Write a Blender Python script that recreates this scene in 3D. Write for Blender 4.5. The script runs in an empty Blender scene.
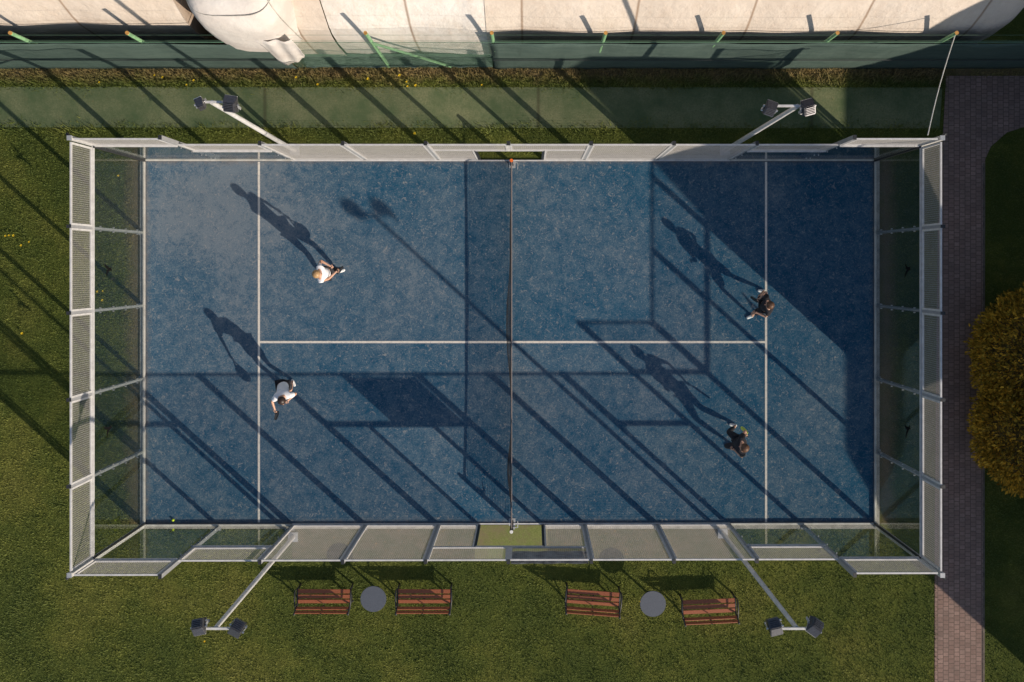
import bpy, bmesh, math, random
import numpy as np
from mathutils import Vector, Matrix, noise
random.seed(7)
rng = np.random.default_rng(11)
scn = bpy.context.scene
col = scn.collection
R = math.radians

# ------------------------------------------------------------------ camera
H = 24.9
cam = bpy.data.objects.new('camera', bpy.data.cameras.new('camera'))
col.objects.link(cam)
cam.location = (0.52, 2.085, H)
cam.data.sensor_width = 36
cam.data.lens = 907.6 / 1024 * 36
cam.data.shift_x = -18 / 1024
cam.data.shift_y = -75 / 1024
cam.data.clip_end = 2000
scn.camera = cam

# ------------------------------------------------------------------ light
SUN = Vector((1.55, -1.40, 1.0)).normalized()
elev = math.asin(SUN.z)
world = bpy.data.worlds.new('World'); scn.world = world; world.use_nodes = True
wn = world.node_tree
bg = wn.nodes['Background']
sky = wn.nodes.new('ShaderNodeTexSky'); sky.sky_type = 'NISHITA'; sky.sun_disc = False
sky.sun_elevation = elev
sky.sun_rotation = math.atan2(SUN.x, SUN.y)
wn.links.new(sky.outputs[0], bg.inputs[0]); bg.inputs[1].default_value = 0.098
sl = bpy.data.lights.new('sun', 'SUN'); sl.energy = 4.6; sl.angle = R(0.53); sl.color = (1.0, 0.86, 0.70)
so = bpy.data.objects.new('sun', sl); col.objects.link(so)
so.rotation_euler = (-SUN).to_track_quat('-Z', 'Y').to_euler()
scn.view_settings.view_transform = 'Standard'
scn.view_settings.look = 'None'
scn.view_settings.exposure = 0.17
scn.view_settings.gamma = 1
scn.cycles.transparent_max_bounces = 24
scn.cycles.max_bounces = 8

# ------------------------------------------------------------------ materials
class NT:
    def __init__(s, name):
        s.m = bpy.data.materials.new(name); s.m.use_nodes = True
        s.t = s.m.node_tree; s.n = s.t.nodes; s.b = s.n['Principled BSDF']
    def new(s, t, **k):
        o = s.n.new(t)
        for a, v in k.items(): setattr(o, a, v)
        return o
    def link(s, a, b): s.t.links.new(a, b)
    def pos(s): return s.new('ShaderNodeNewGeometry').outputs['Position']
    def noise(s, scale, detail=4, rough=0.6, vec=None, dist=0.0):
        n = s.new('ShaderNodeTexNoise'); n.inputs['Scale'].default_value = scale
        n.inputs['Detail'].default_value = detail; n.inputs['Roughness'].default_value = rough
        n.inputs['Distortion'].default_value = dist
        s.link(vec if vec is not None else s.pos(), n.inputs['Vector'])
        return n.outputs['Fac']
    def ramp(s, fac, stops):
        r = s.new('ShaderNodeValToRGB')
        e = r.color_ramp.elements
        while len(e) < len(stops): e.new(0.5)
        for i, (p, c) in enumerate(stops):
            e[i].position = p
            e[i].color = (c, c, c, 1) if isinstance(c, (int, float)) else (*c, 1)
        s.link(fac, r.inputs[0]); return r.outputs[0]
    def mix(s, fac, a, b, mode='MIX'):
        m = s.new('ShaderNodeMix', data_type='RGBA', blend_type=mode)
        for sock, v in ((m.inputs[0], fac), (m.inputs[6], a), (m.inputs[7], b)):
            if isinstance(v, (int, float)): sock.default_value = v
            elif isinstance(v, tuple): sock.default_value = (*v, 1)
            else: s.link(v, sock)
        return m.outputs[2]
    def math(s, op, a, b=0.0, c=None):
        m = s.new('ShaderNodeMath', operation=op)
        for i, v in enumerate((a, b) if c is None else (a, b, c)):
            if isinstance(v, (int, float)): m.inputs[i].default_value = v
            else: s.link(v, m.inputs[i])
        return m.outputs[0]
    def sep(s, vec=None):
        x = s.new('ShaderNodeSeparateXYZ'); s.link(vec if vec is not None else s.pos(), x.inputs[0]); return x.outputs
    def vmul(s, v, vec=None):
        m = s.new('ShaderNodeVectorMath', operation='MULTIPLY'); s.link(vec if vec is not None else s.pos(), m.inputs[0])
        m.inputs[1].default_value = v; return m.outputs[0]
    def bump(s, h, strength=0.3, dist=0.02):
        b = s.new('ShaderNodeBump'); b.inputs['Strength'].default_value = strength; b.inputs['Distance'].default_value = dist
        s.link(h, b.inputs['Height']); s.link(b.outputs[0], s.b.inputs['Normal'])
    def col(s, c):
        if isinstance(c, tuple): s.b.inputs['Base Color'].default_value = (*c, 1)
        else: s.link(c, s.b.inputs['Base Color'])
    def rough(s, r, spec=None, metal=None):
        s.b.inputs['Roughness'].default_value = r
        if spec is not None: s.b.inputs['Specular IOR Level'].default_value = spec
        if metal is not None: s.b.inputs['Metallic'].default_value = metal

def simple(name, c, rough=0.5, var=0.15, scale=12, metal=0, spec=0.5, bump=0.0):
    t = NT(name)
    n = t.noise(scale, 4)
    d = tuple(x * (1 - var) for x in c); l = tuple(min(1, x * (1 + var)) for x in c)
    t.col(t.ramp(n, [(0.3, d), (0.7, l)])); t.rough(rough, spec, metal)
    if bump: t.bump(n, bump, 0.01)
    return t.m

M = {}
M['steel'] = simple('white_painted_steel', (0.56, 0.56, 0.56), 0.45, 0.15, 7)
M['steel_grey'] = simple('galvanised_steel', (0.42, 0.44, 0.46), 0.4, 0.15, 20, metal=0.3)
M['wire'] = simple('coated_wire', (0.50, 0.485, 0.46), 0.5, 0.08, 3)
M['post'] = simple('grey_painted_steel', (0.30, 0.31, 0.325), 0.45, 0.1, 5)
M['rail'] = simple('worn_painted_steel', (0.46, 0.45, 0.42), 0.55, 0.2, 5)
M['dark'] = simple('black_metal', (0.025, 0.027, 0.03), 0.5, 0.2)
M['lampgrey'] = simple('lamp_housing_grey', (0.10, 0.10, 0.11), 0.36, 0.25, 25, metal=0.6)
M['decal'] = simple('black_vinyl', (0.006, 0.006, 0.007), 0.9, spec=0.1)
M['bolt'] = simple('bolt_steel', (0.5, 0.5, 0.5), 0.3, metal=0.8)
M['wood'] = None
t = NT('varnished_red_wood')
g = t.noise(14, 5, 0.65, t.vmul((1, 12, 12)))
t.col(t.ramp(g, [(0.25, (0.17, 0.050, 0.024)), (0.6, (0.32, 0.105, 0.048)), (0.85, (0.40, 0.16, 0.085))])); t.rough(0.42)
t.bump(g, 0.2, 0.004); M['wood'] = t.m
t = NT('table_stone_grey')
t.col(t.mix(t.ramp(t.noise(60, 3), [(0.35, 0), (0.7, 1)]), (0.068, 0.080, 0.102), (0.105, 0.118, 0.145))); t.rough(0.5); M['table'] = t.m
M['lens'] = simple('lamp_lens', (0.75, 0.75, 0.72), 0.15)
M['postgreen'] = simple('pale_green_paint', (0.20, 0.38, 0.20), 0.5, 0.25, 10)
M['orange'] = simple('orange_cap', (0.50, 0.26, 0.07), 0.5, 0.4)
M['netorange'] = simple('orange_plastic', (0.85, 0.17, 0.03), 0.4)
M['netcord'] = simple('black_net_cord', (0.02, 0.022, 0.026), 0.8)
M['tape'] = simple('net_tape_canvas', (0.42, 0.37, 0.35), 0.8)
M['tapedark'] = simple('dark_net_canvas', (0.028, 0.022, 0.026), 0.8)
M['cable'] = simple('white_cable', (0.7, 0.7, 0.66), 0.5)
M['greenwire'] = simple('green_wire', (0.07, 0.15, 0.10), 0.6)
M['skin'] = simple('skin', (0.56, 0.33, 0.23), 0.5, 0.1, 20)
M['hair_blond'] = simple('blond_hair', (0.42, 0.26, 0.12), 0.5, 0.4, 60)
M['hair_brown'] = simple('brown_hair', (0.13, 0.065, 0.035), 0.5, 0.4, 60)
M['hair_black'] = simple('dark_hair', (0.035, 0.02, 0.015), 0.5, 0.4, 60)
M['white_cloth'] = simple('white_cloth', (0.84, 0.86, 0.90), 0.85, 0.04, 15)
M['black_cloth'] = simple('black_cloth', (0.022, 0.022, 0.028), 0.85, 0.3, 15)
M['white_shoe'] = simple('white_shoe', (0.75, 0.76, 0.76), 0.6)
M['racket_black'] = simple('black_carbon', (0.018, 0.018, 0.02), 0.35)
M['racket_lime'] = simple('lime_lacquer', (0.72, 0.85, 0.12), 0.35)
M['eye'] = simple('eye_dark', (0.03, 0.02, 0.02), 0.2)
M['ball'] = simple('felt_yellow', (0.62, 0.80, 0.05), 0.95, 0.1, 80)
M['petal'] = simple('yellow_petals', (0.90, 0.66, 0.03), 0.8, 0.15, 80)
M['stem'] = simple('green_stem', (0.08, 0.15, 0.03), 0.7)
M['kerb'] = simple('worn_concrete', (0.40, 0.385, 0.35), 0.9, 0.3, 6, bump=0.3)
M['soilkerb'] = simple('dark_edging', (0.12, 0.10, 0.08), 0.9, 0.4, 6)
M['bark'] = simple('bark', (0.10, 0.07, 0.05), 0.95, 0.4, 15, bump=0.5)
M['plaster'] = simple('cream_plaster', (0.5, 0.46, 0.38), 0.9, 0.1, 2)
M['rooftile'] = simple('roof_tiles', (0.28, 0.12, 0.08), 0.85, 0.3, 6)
M['window'] = simple('window_glass', (0.03, 0.04, 0.05), 0.08)
M['banner'] = simple('printed_banner_back', (0.20, 0.21, 0.22), 0.7, 0.9, 4.5)

# glass: thin clear sheet, reflection by angle (same from both sides)
t = NT('clear_glass')
geo = t.new('ShaderNodeNewGeometry')
dp = t.new('ShaderNodeVectorMath', operation='DOT_PRODUCT')
t.link(geo.outputs['Normal'], dp.inputs[0]); t.link(geo.outputs['Incoming'], dp.inputs[1])
c = t.math('ABSOLUTE', dp.outputs['Value'])
f = t.math('POWER', t.math('SUBTRACT', 1.0, c), 5.0)
f = t.math('MULTIPLY_ADD', f, 0.93, 0.035)
tr = t.new('ShaderNodeBsdfTransparent')
tr.inputs[0].default_value = (0.89, 0.91, 0.90, 1)
gl = t.new('ShaderNodeBsdfGlossy'); gl.inputs['Roughness'].default_value = 0.01
gl.inputs['Color'].default_value = (1, 1, 1, 1)
mx = t.new('ShaderNodeMixShader')
t.link(f, mx.inputs[0]); t.link(tr.outputs[0], mx.inputs[1]); t.link(gl.outputs[0], mx.inputs[2])
t.link(mx.outputs[0], t.n['Material Output'].inputs['Surface']); M['glass'] = t.m

# blue artificial turf with sand
t = NT('blue_sanded_turf')
big = t.noise(0.33, 3, 0.55)
mid = t.noise(3.2, 7, 0.72, dist=0.6)
fine = t.noise(26, 5, 0.75)
vfine = t.noise(95, 2, 0.7)
base = t.mix(t.ramp(mid, [(0.3, 0), (0.7, 1)]), (0.008, 0.069, 0.134), (0.020, 0.107, 0.180))
s = t.math('ADD', t.math('MULTIPLY', mid, 0.50), t.math('MULTIPLY', fine, 0.72))
s = t.math('ADD', s, t.math('MULTIPLY', big, 0.42))
x, y, z = t.sep()[:3]
bx_ = t.math('ABSOLUTE', t.math('SUBTRACT', x, -7.7))
by_ = t.math('ABSOLUTE', t.math('SUBTRACT', y, 3.3))
worn = t.math('MAXIMUM', t.math('SUBTRACT', 1.0, t.math('ADD', t.math('MULTIPLY', bx_, 0.26), t.math('MULTIPLY', by_, 0.38))), 0.0)
s = t.math('ADD', s, t.math('MULTIPLY', worn, 0.24))
s = t.math('ADD', s, t.math('MULTIPLY', x, -0.0035))
sand = t.ramp(s, [(0.71, 0), (0.87, 0.32), (1.0, 0.8)])
c1 = t.mix(sand, base, (0.235, 0.268, 0.292))
sp = t.ramp(t.noise(9, 4, 0.8, dist=1.6), [(0.57, 0), (0.63, 0.75)])
c2 = t.mix(sp, c1, (0.33, 0.33, 0.32))
c3 = t.mix(t.ramp(vfine, [(0.35, 0.55), (0.65, 0.0)]), c2, (0.010, 0.045, 0.11))
# rusty, sandy dirt gathered along the base rails
ex = t.math('SUBTRACT', 10.0, t.math('ABSOLUTE', x)); ey = t.math('SUBTRACT', 4.96, t.math('ABSOLUTE', y))
ed = t.math('MINIMUM', ex, ey)
edf = t.ramp(t.math('ADD', ed, t.math('MULTIPLY', t.noise(4, 5, 0.7), 0.35)), [(0.16, 0.45), (0.24, 0.15), (0.34, 0)])
t.col(t.mix(edf, c3, (0.17, 0.13, 0.10)))
t.rough(0.95, 0.15); t.bump(t.math('ADD', fine, vfine), 0.5, 0.012); M['court'] = t.m

t = NT('court_line_white')
t.col(t.ramp(t.noise(18, 5, 0.8), [(0.28, (0.33, 0.34, 0.35)), (0.5, (0.66, 0.62, 0.56))])); t.rough(0.95, 0.1); M['line'] = t.m

def lawn_color(t, blade):
    n1 = t.noise(0.35, 4, 0.6); n2 = t.noise(2.2, 5, 0.7); n3 = t.noise(17, 4, 0.75)
    k = 1.72 if blade else 1.2
    a = t.mix(t.ramp(n2, [(0.32, 0), (0.68, 1)]), tuple(k * v for v in (0.048, 0.068, 0.014)), tuple(k * v for v in (0.100, 0.116, 0.023)))
    a = t.mix(t.ramp(n3, [(0.35, 0), (0.75, 0.45)]), a, tuple(k * v for v in (0.135, 0.130, 0.036)))
    a = t.mix(t.ramp(n1, [(0.40, 0.60), (0.60, 0)]), a, tuple(k * v for v in (0.036, 0.055, 0.015)))
    a = t.mix(t.ramp(n1, [(0.52, 0), (0.68, 0.26)]), a, tuple(k * v for v in (0.150, 0.125, 0.040)))
    x, y, z = t.sep()[:3]
    # dry, straw-coloured edge along the fence foot and the end walls
    d1 = t.math('ABSOLUTE', t.math('SUBTRACT', y, 7.42))
    d2 = t.math('ABSOLUTE', t.math('SUBTRACT', t.math('ABSOLUTE', x), 10.28))
    iny = t.math('GREATER_THAN', 5.0, t.math('ABSOLUTE', y))
    d2 = t.math('ADD', d2, t.math('SUBTRACT', 1.0, iny))
    dd = t.math('MINIMUM', d1, d2)
    dry = t.ramp(t.math('ADD', dd, t.math('MULTIPLY', n2, 0.7)), [(0.36, 0.75), (0.72, 0)])
    return t.mix(dry, a, (0.30, 0.205, 0.10) if blade else (0.21, 0.155, 0.095)), n3
t = NT('lawn_soil'); c, n = lawn_color(t, False); t.col(c); t.rough(1, 0.05); t.bump(n, 1.0, 0.05); M['lawn'] = t.m
t = NT('grass_blades'); c, n = lawn_color(t, True)
oi = t.new('ShaderNodeNewGeometry').outputs['Random Per Island']
c = t.mix(1.0, c, t.ramp(oi, [(0, (0.78, 0.80, 0.78)), (0.6, (1.0, 1.0, 1.0)), (1, (1.2, 1.16, 1.05))]), 'MULTIPLY')
t.col(c); t.rough(0.7, 0.2); M['blade'] = t.m
t = NT('green_walkway_turf')
n = t.noise(22, 6, 0.85); n2 = t.noise(0.9, 7, 0.7)
c = t.mix(t.ramp(n, [(0.35, 0), (0.65, 1)]), (0.115, 0.135, 0.068), (0.220, 0.235, 0.135))
c = t.mix(t.ramp(n2, [(0.38, 0.9), (0.60, 0)]), c, (0.085, 0.125, 0.062))
c = t.mix(t.ramp(t.noise(3.5, 6, 0.8), [(0.60, 0), (0.72, 0.6)]), c, (0.14, 0.125, 0.07))
c = t.mix(t.ramp(t.noise(14, 3, 0.8), [(0.68, 0), (0.72, 0.7)]), c, (0.22, 0.14, 0.06))
xs = t.sep()
sm = t.math('ABSOLUTE', t.math('SUBTRACT', t.math('FRACT', t.math('DIVIDE', t.math('ADD', xs[0], 10.5), 7.5)), 0.5))
c = t.mix(t.ramp(t.math('SUBTRACT', sm, t.math('MULTIPLY', n, 0.004)), [(0.0, 0.55), (0.008, 0)]), c, (0.06, 0.055, 0.035))
t.col(c); t.rough(1, 0.05); t.bump(n, 0.5, 0.01); M['turf'] = t.m
t = NT('door_mat_turf')
n = t.noise(30, 4, 0.8); n2 = t.noise(1.6, 6, 0.7)
c = t.mix(t.ramp(n, [(0.35, 0), (0.65, 1)]), (0.13, 0.16, 0.05), (0.23, 0.25, 0.09))
c = t.mix(t.ramp(n2, [(0.45, 0), (0.65, 0.8)]), c, (0.20, 0.16, 0.10))
t.col(c); t.rough(1, 0.05); t.bump(n, 0.5, 0.01); M['turf2'] = t.m
# brick pavers
t = NT('brick_pavers')
xyz = t.sep(); cb = t.new('ShaderNodeCombineXYZ'); t.link(xyz[1], cb.inputs[0]); t.link(xyz[0], cb.inputs[1])
br = t.new('ShaderNodeTexBrick'); t.link(cb.outputs[0], br.inputs['Vector'])
br.inputs['Scale'].default_value = 1; br.inputs['Brick Width'].default_value = 0.125; br.inputs['Row Height'].default_value = 0.150
br.inputs['Mortar Size'].default_value = 0.010; br.inputs['Mortar Smooth'].default_value = 0.3; br.inputs['Bias'].default_value = 0
br.inputs['Color1'].default_value = (0.29, 0.190, 0.160, 1); br.inputs['Color2'].default_value = (0.40, 0.275, 0.235, 1)
br.inputs['Mortar'].default_value = (0.13, 0.10, 0.088, 1)
c = t.mix(t.ramp(t.noise(1.3, 6, 0.7), [(0.35, 0.55), (0.65, 0)]), br.outputs['Color'], (0.15, 0.12, 0.105))
c = t.mix(t.ramp(t.noise(30, 4, 0.8), [(0.3, 0.4), (0.7, 0)]), c, (0.09, 0.06, 0.05))
t.col(c); t.rough(0.9, 0.2); t.bump(t.math('SUBTRACT', 1.0, br.outputs['Fac']), 0.5, 0.01); M['paver'] = t.m
# dome membranes
def membrane(name, a, b, stain):
    t = NT(name)
    n = t.noise(0.9, 6, 0.65); n2 = t.noise(5, 5, 0.75, t.vmul((1, 0.6, 0.35)))
    c = t.mix(t.ramp(n, [(0.35, 0), (0.65, 1)]), a, b)
    c = t.mix(t.ramp(n2, [(0.48, 0), (0.80, 0.55)]), c, stain)
    x, y, z = t.sep()[:3]
    w = t.math('ABSOLUTE', t.math('SUBTRACT', t.math('FRACT', t.math('DIVIDE', t.math('ADD', x, 31.3), 2.75)), 0.5))
    sm = t.ramp(w, [(0.0035, 0.75), (0.016, 0)])
    c = t.mix(sm, c, (0.25, 0.16, 0.10))
    t.col(c); t.rough(0.75, 0.3); t.bump(t.noise(2.5, 6, 0.65), 0.9, 0.06); return t.m
M['mem_beige'] = membrane('beige_membrane', (0.59, 0.515, 0.445), (0.67, 0.60, 0.53), (0.52, 0.42, 0.34))
M['mem_white'] = membrane('white_membrane', (0.66, 0.62, 0.57), (0.76, 0.73, 0.70), (0.60, 0.48, 0.38))
t = NT('bulge_membrane')
n = t.noise(0.9, 6, 0.65)
t.col(t.mix(t.ramp(n, [(0.35, 0), (0.68, 1)]), (0.54, 0.50, 0.47), (0.66, 0.635, 0.61))); t.rough(0.7, 0.3); t.bump(t.noise(3, 4, 0.6), 0.6, 0.06); M['mem_bulge'] = t.m
t = NT('green_screen_fabric')
n = t.noise(3, 5, 0.7, t.vmul((0.5, 1, 2)))
t.col(t.ramp(n, [(0.3, (0.052, 0.085, 0.075)), (0.7, (0.082, 0.120, 0.106))])); t.rough(0.85, 0.2)
t.bump(t.noise(2.0, 3, 0.5, t.vmul((1, 1, 0.3))), 0.6, 0.08); M['screen'] = t.m
t = NT('golden_conifer_foliage')
n = t.noise(2.2, 5, 0.7); oi = t.new('ShaderNodeNewGeometry').outputs['Random Per Island']
c = t.mix(t.ramp(n, [(0.32, 0), (0.68, 1)]), (0.24, 0.145, 0.018), (0.66, 0.39, 0.045))
c = t.mix(1.0, c, t.ramp(oi, [(0, (0.40, 0.48, 0.5)), (0.6, (1, 1, 1)), (1, (1.6, 1.45, 1.2))]), 'MULTIPLY')
t.col(c); t.rough(0.8, 0.15); M['golden'] = t.m
t = NT('dark_leaf_foliage')
oi = t.new('ShaderNodeNewGeometry').outputs['Random Per Island']
t.col(t.ramp(oi, [(0, (0.03, 0.055, 0.012)), (1, (0.08, 0.11, 0.03))])); t.rough(0.6, 0.3); M['leaf'] = t.m

# ------------------------------------------------------------------ mesh helpers
class MB:
    def __init__(s): s.v = []; s.f = []
    def add(s, vs, fs):
        o = len(s.v); s.v += [tuple(p) for p in vs]; s.f += [tuple(i + o for i in q) for q in fs]; return s
    def box(s, a, b):
        (x0, y0, z0), (x1, y1, z1) = a, b
        x0, x1 = sorted((x0, x1)); y0, y1 = sorted((y0, y1)); z0, z1 = sorted((z0, z1))
        return s.add([(x0,y0,z0),(x1,y0,z0),(x1,y1,z0),(x0,y1,z0),(x0,y0,z1),(x1,y0,z1),(x1,y1,z1),(x0,y1,z1)],
                     [(0,3,2,1),(4,5,6,7),(0,1,5,4),(1,2,6,5),(2,3,7,6),(3,0,4,7)])
    def tube(s, p, q, r0, r1=None, n=8, caps=True):
        p, q = Vector(p), Vector(q); r1 = r0 if r1 is None else r1
        d = (q - p).normalized(); a = d.orthogonal().normalized(); b = d.cross(a)
        vs = []
        for c, r in ((p, r0), (q, r1)):
            for i in range(n):
                t = 2 * math.pi * i / n + math.pi / n
                vs.append(c + a * math.cos(t) * r + b * math.sin(t) * r)
        fs = [(i, (i + 1) % n, n + (i + 1) % n, n + i) for i in range(n)]
        if caps: fs += [tuple(range(n))[::-1], tuple(range(n, 2 * n))]
        return s.add(vs, fs)
    def path(s, pts, r, n=6):
        pts = [Vector(p) for p in pts]; rs = r if isinstance(r, (list, tuple)) else [r] * len(pts)
        vs = []; up = None
        for i, p in enumerate(pts):
            d = (pts[min(i + 1, len(pts) - 1)] - pts[max(i - 1, 0)]).normalized()
            a = d.orthogonal().normalized() if up is None else (up - d * up.dot(d)).normalized()
            up = a; b = d.cross(a)
            for k in range(n):
                t = 2 * math.pi * k / n
                vs.append(p + a * math.cos(t) * rs[i] + b * math.sin(t) * rs[i])
        fs = []
        for i in range(len(pts) - 1):
            for k in range(n):
                fs.append((i*n+k, i*n+(k+1) % n, (i+1)*n+(k+1) % n, (i+1)*n+k))
        fs += [tuple(range(n))[::-1], tuple(range((len(pts)-1)*n, len(pts)*n))]
        return s.add(vs, fs)
    def beam(s, p, q, w, h, up=(0, 0, 1)):
        p, q = Vector(p), Vector(q); d = (q - p).normalized(); u = Vector(up); u = (u - d * u.dot(d)).normalized(); a = d.cross(u)
        vs = []
        for c in (p, q):
            for sx, sy in ((-1,-1),(1,-1),(1,1),(-1,1)): vs.append(c + a * sx * w / 2 + u * sy * h / 2)
        return s.add(vs, [(0,1,2,3),(7,6,5,4),(0,4,5,1),(1,5,6,2),(2,6,7,3),(3,7,4,0)])
    def cyl(s, c, r, z0, z1, n=32, r1=None): return s.tube((c[0], c[1], z0), (c[0], c[1], z1), r, r1, n)
    def build(s, name, mat, parent=None, smooth=False, bevel=0.0, loc=None):
        me = bpy.data.meshes.new(name); me.from_pydata(s.v, [], s.f)
        me.materials.append(mat)
        o = bpy.data.objects.new(name, me); col.objects.link(o)
        bm = bmesh.new(); bm.from_mesh(me); bmesh.ops.recalc_face_normals(bm, faces=bm.faces)
        if bevel: bmesh.ops.bevel(bm, geom=list(bm.edges), offset=bevel, segments=2, affect='EDGES')
        bm.to_mesh(me); bm.free()
        if smooth: me.shade_smooth()
        if parent: attach(o, parent)
        return o

def chain_matrix(o):
    m = Matrix.LocRotScale(o.location, o.rotation_euler, o.scale)
    return chain_matrix(o.parent) @ m if o.parent else m
def attach(o, parent):            # keep geometry where it was modelled (world) while parenting
    inv = chain_matrix(parent).inverted()
    o.parent = parent
    if inv != Matrix.Identity(4):
        m = inv @ Matrix.LocRotScale(o.location, o.rotation_euler, o.scale)
        o.location, q, o.scale = m.decompose(); o.rotation_euler = q.to_euler()
def thing(name, label, cat, loc=(0, 0, 0), rz=0, group=None):
    o = bpy.data.objects.new(name, None); col.objects.link(o); o.location = loc; o.rotation_euler = (0, 0, rz)
    o.empty_display_size = 0.2
    tag(o, label, cat, group); return o
def tag(o, label, cat, group=None):
    o['label'] = label; o['category'] = cat
    if group: o['group'] = group
    return o
def struct(o): o['kind'] = 'structure'; return o
def copy_tree(o, parent=None):
    c = o.copy(); col.objects.link(c)
    if parent: c.parent = parent
    for ch in list(o.children): copy_tree(ch, c)
    return c
def local(o, parent):             # geometry modelled in the parent's own space
    o.parent = parent; return o
def sheet(name, poly, z, mat, sub=0):
    mb = MB(); mb.add([(x, y, z) for x, y in poly], [tuple(range(len(poly)))])
    return struct(mb.build(name, mat))

# ------------------------------------------------------------------ ground
sheet('lawn', [(-300, -300), (300, -300), (300, 300), (-300, 300)], 0, M['lawn'])
court = MB().box((-10.06, -5.01, -0.05), (9.99, 5.01, 0.022)).build('court_floor', M['court']); struct(court)
lx0, lx1 = -6.91, 6.99
lines = MB()
zl = 0.0265
def lrect(x0, y0, x1, y1): lines.add([(x0,y0,zl),(x1,y0,zl),(x1,y1,zl),(x0,y1,zl)], [(0,1,2,3)])
lrect(lx0 - .03, -4.94, lx0 + .03, 4.94); lrect(lx1 - .03, -4.94, lx1 + .03, 4.94)
lrect(lx0 + .03, -0.03, lx1 - .03, 0.03)
struct(lines.build('court_lines', M['line']))
# kerb round the court
kb = MB(); kz = 0.05
for sgn in (-1, 1):
    kb.box((-10.16, sgn * 5.013, -.05), (-.9, sgn * 5.11, kz)); kb.box((.9, sgn * 5.013, -.05), (10.09, sgn * 5.11, kz))
    ex = -0.07 if sgn > 0 else 0
    kb.box((sgn * 10.063 + ex, -5.01, -.05), (sgn * 10.16 + ex, 5.01, kz))
struct(kb.build('kerb', M['kerb']))
sheet('turf_walkway', [(-40, 5.92), (11.75, 5.86), (11.83, 6.98), (-40, 7.02)], 0.008, M['turf'])
sheet('turf_walkway', [(-1.0, -5.98), (1.0, -5.98), (1.0, -5.02), (-1.0, -5.02)], 0.012, M['turf2'])
t = NT('trodden_earth_with_leaves')
n = t.noise(9, 6, 0.8); n2 = t.noise(2.2, 5, 0.7)
c = t.mix(t.ramp(n2, [(0.35, 0), (0.65, 1)]), (0.070, 0.085, 0.034), (0.140, 0.118, 0.070))
c = t.mix(t.ramp(n, [(0.60, 0), (0.66, 0.8)]), c, (0.33, 0.19, 0.06))
t.col(c); t.rough(1, 0.05); t.bump(n, 0.6, 0.02)
sheet('earth_strip', [(-6.0, -5.98), (6.0, -5.98), (6.0, -5.115), (-6.0, -5.115)], 0.007, t.m)
PATH = [(11.58, -60), (12.92, -60), (13.0, 5.0), (13.15, 5.35), (13.6, 5.75), (14.4, 6.0), (40, 6.1), (40, 7.3), (11.93, 7.3), (11.70, 3.0), (11.62, -5.0)]
sheet('brick_path', PATH, 0.012, M['paver'])
eb = MB(); 
eb.box((12.935, -60, -0.02), (12.985, 4.9, 0.022))
struct(eb.build('kerb', M['soilkerb']))

# grass blades (stuff)
def grass(n, x0, x1, y0, y1, hmin, hmax, wid):
    x = rng.uniform(x0, x1, n); y = rng.uniform(y0, y1, n)
    keep = ~((np.abs(x) < 10.40 + 0.05 * rng.standard_normal(n)) & (np.abs(y) < 5.13))
    keep &= ~((y > 5.93 + 0.08 * np.sin(x * 3.1) * np.sin(x * 1.3) + 0.12 * rng.standard_normal(n)) & (y < 6.93 + 0.07 * np.sin(x * 2.3 + 1) + 0.13 * rng.standard_normal(n)) & (x < 11.8))
    keep &= ~((np.abs(x) < 6.0) & (y > -5.96 + 0.04 * rng.standard_normal(n)) & (y < 0))
    left = np.interp(y, [-60, -5, 3, 7.3], [11.58, 11.62, 11.70, 11.93]); 
    right = np.interp(y, [-60, 5.0, 5.35, 5.75, 6.0, 6.05], [12.98, 13.03, 13.15, 13.6, 14.4, 40])
    jit = 0.06 * rng.standard_normal(n)
    keep &= ~((x > left + jit) & (x < right + jit) & (y < 7.3))
    x = x[keep]; y = y[keep]; n = len(x)
    az = rng.uniform(0, 2 * np.pi, n); ln = rng.uniform(hmin, hmax, n)
    # taller rough grass by fence foot and court foot
    rough = np.clip(1 - np.abs(y - 7.25) / 0.28, 0, 1) * 1.1 + 0.7 * np.exp(-((y - 5.8) / 0.15) ** 2) * (x < 11.7)
    clump = 0.5 + 0.5 * np.sin(x * 5.1 + 2.3 * np.sin(y * 3.7)) * np.sin(y * 4.3 + 1.9 * np.sin(x * 2.9))
    ln = ln * (0.65 + 0.65 * clump) * (1 + rough)
    tilt = rng.uniform(0.35, 1.15, n)
    dx = np.cos(az) * np.sin(tilt) * ln; dy = np.sin(az) * np.sin(tilt) * ln; dz = np.cos(tilt) * ln
    px = -np.sin(az) * wid / 2; py = np.cos(az) * wid / 2
    V = np.empty((n, 3, 3), np.float32)
    V[:, 0] = np.stack([x - px, y - py, np.full(n, -0.005)], 1)
    V[:, 1] = np.stack([x + px, y + py, np.full(n, -0.005)], 1)
    V[:, 2] = np.stack([x + dx, y + dy, dz], 1)
    return V.reshape(-1, 3)
V = np.concatenate([grass(470000, -15.5, 16.5, -11.5, 7.6, 0.035, 0.072, 0.022),
                    grass(15000, -15.5, 11.9, 6.95, 7.6, 0.05, 0.11, 0.026), grass(2500, -15.5, 11.7, 5.7, 6.15, 0.05, 0.12, 0.026)])
me = bpy.data.meshes.new('grass'); nt = len(V) // 3
me.vertices.add(len(V)); me.vertices.foreach_set('co', V.ravel())
me.loops.add(len(V)); me.loops.foreach_set('vertex_index', np.arange(len(V), dtype=np.int32))
me.polygons.add(nt); me.polygons.foreach_set('loop_start', np.arange(0, len(V), 3, dtype=np.int32))
me.polygons.foreach_set('loop_total', np.full(nt, 3, np.int32)); me.update(); me.validate()
me.materials.append(M['blade'])
go = bpy.data.objects.new('grass', me); col.objects.link(go); go['kind'] = 'stuff'
go['label'] = 'short rough grass growing all round the blue court'; go['category'] = 'grass'

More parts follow.
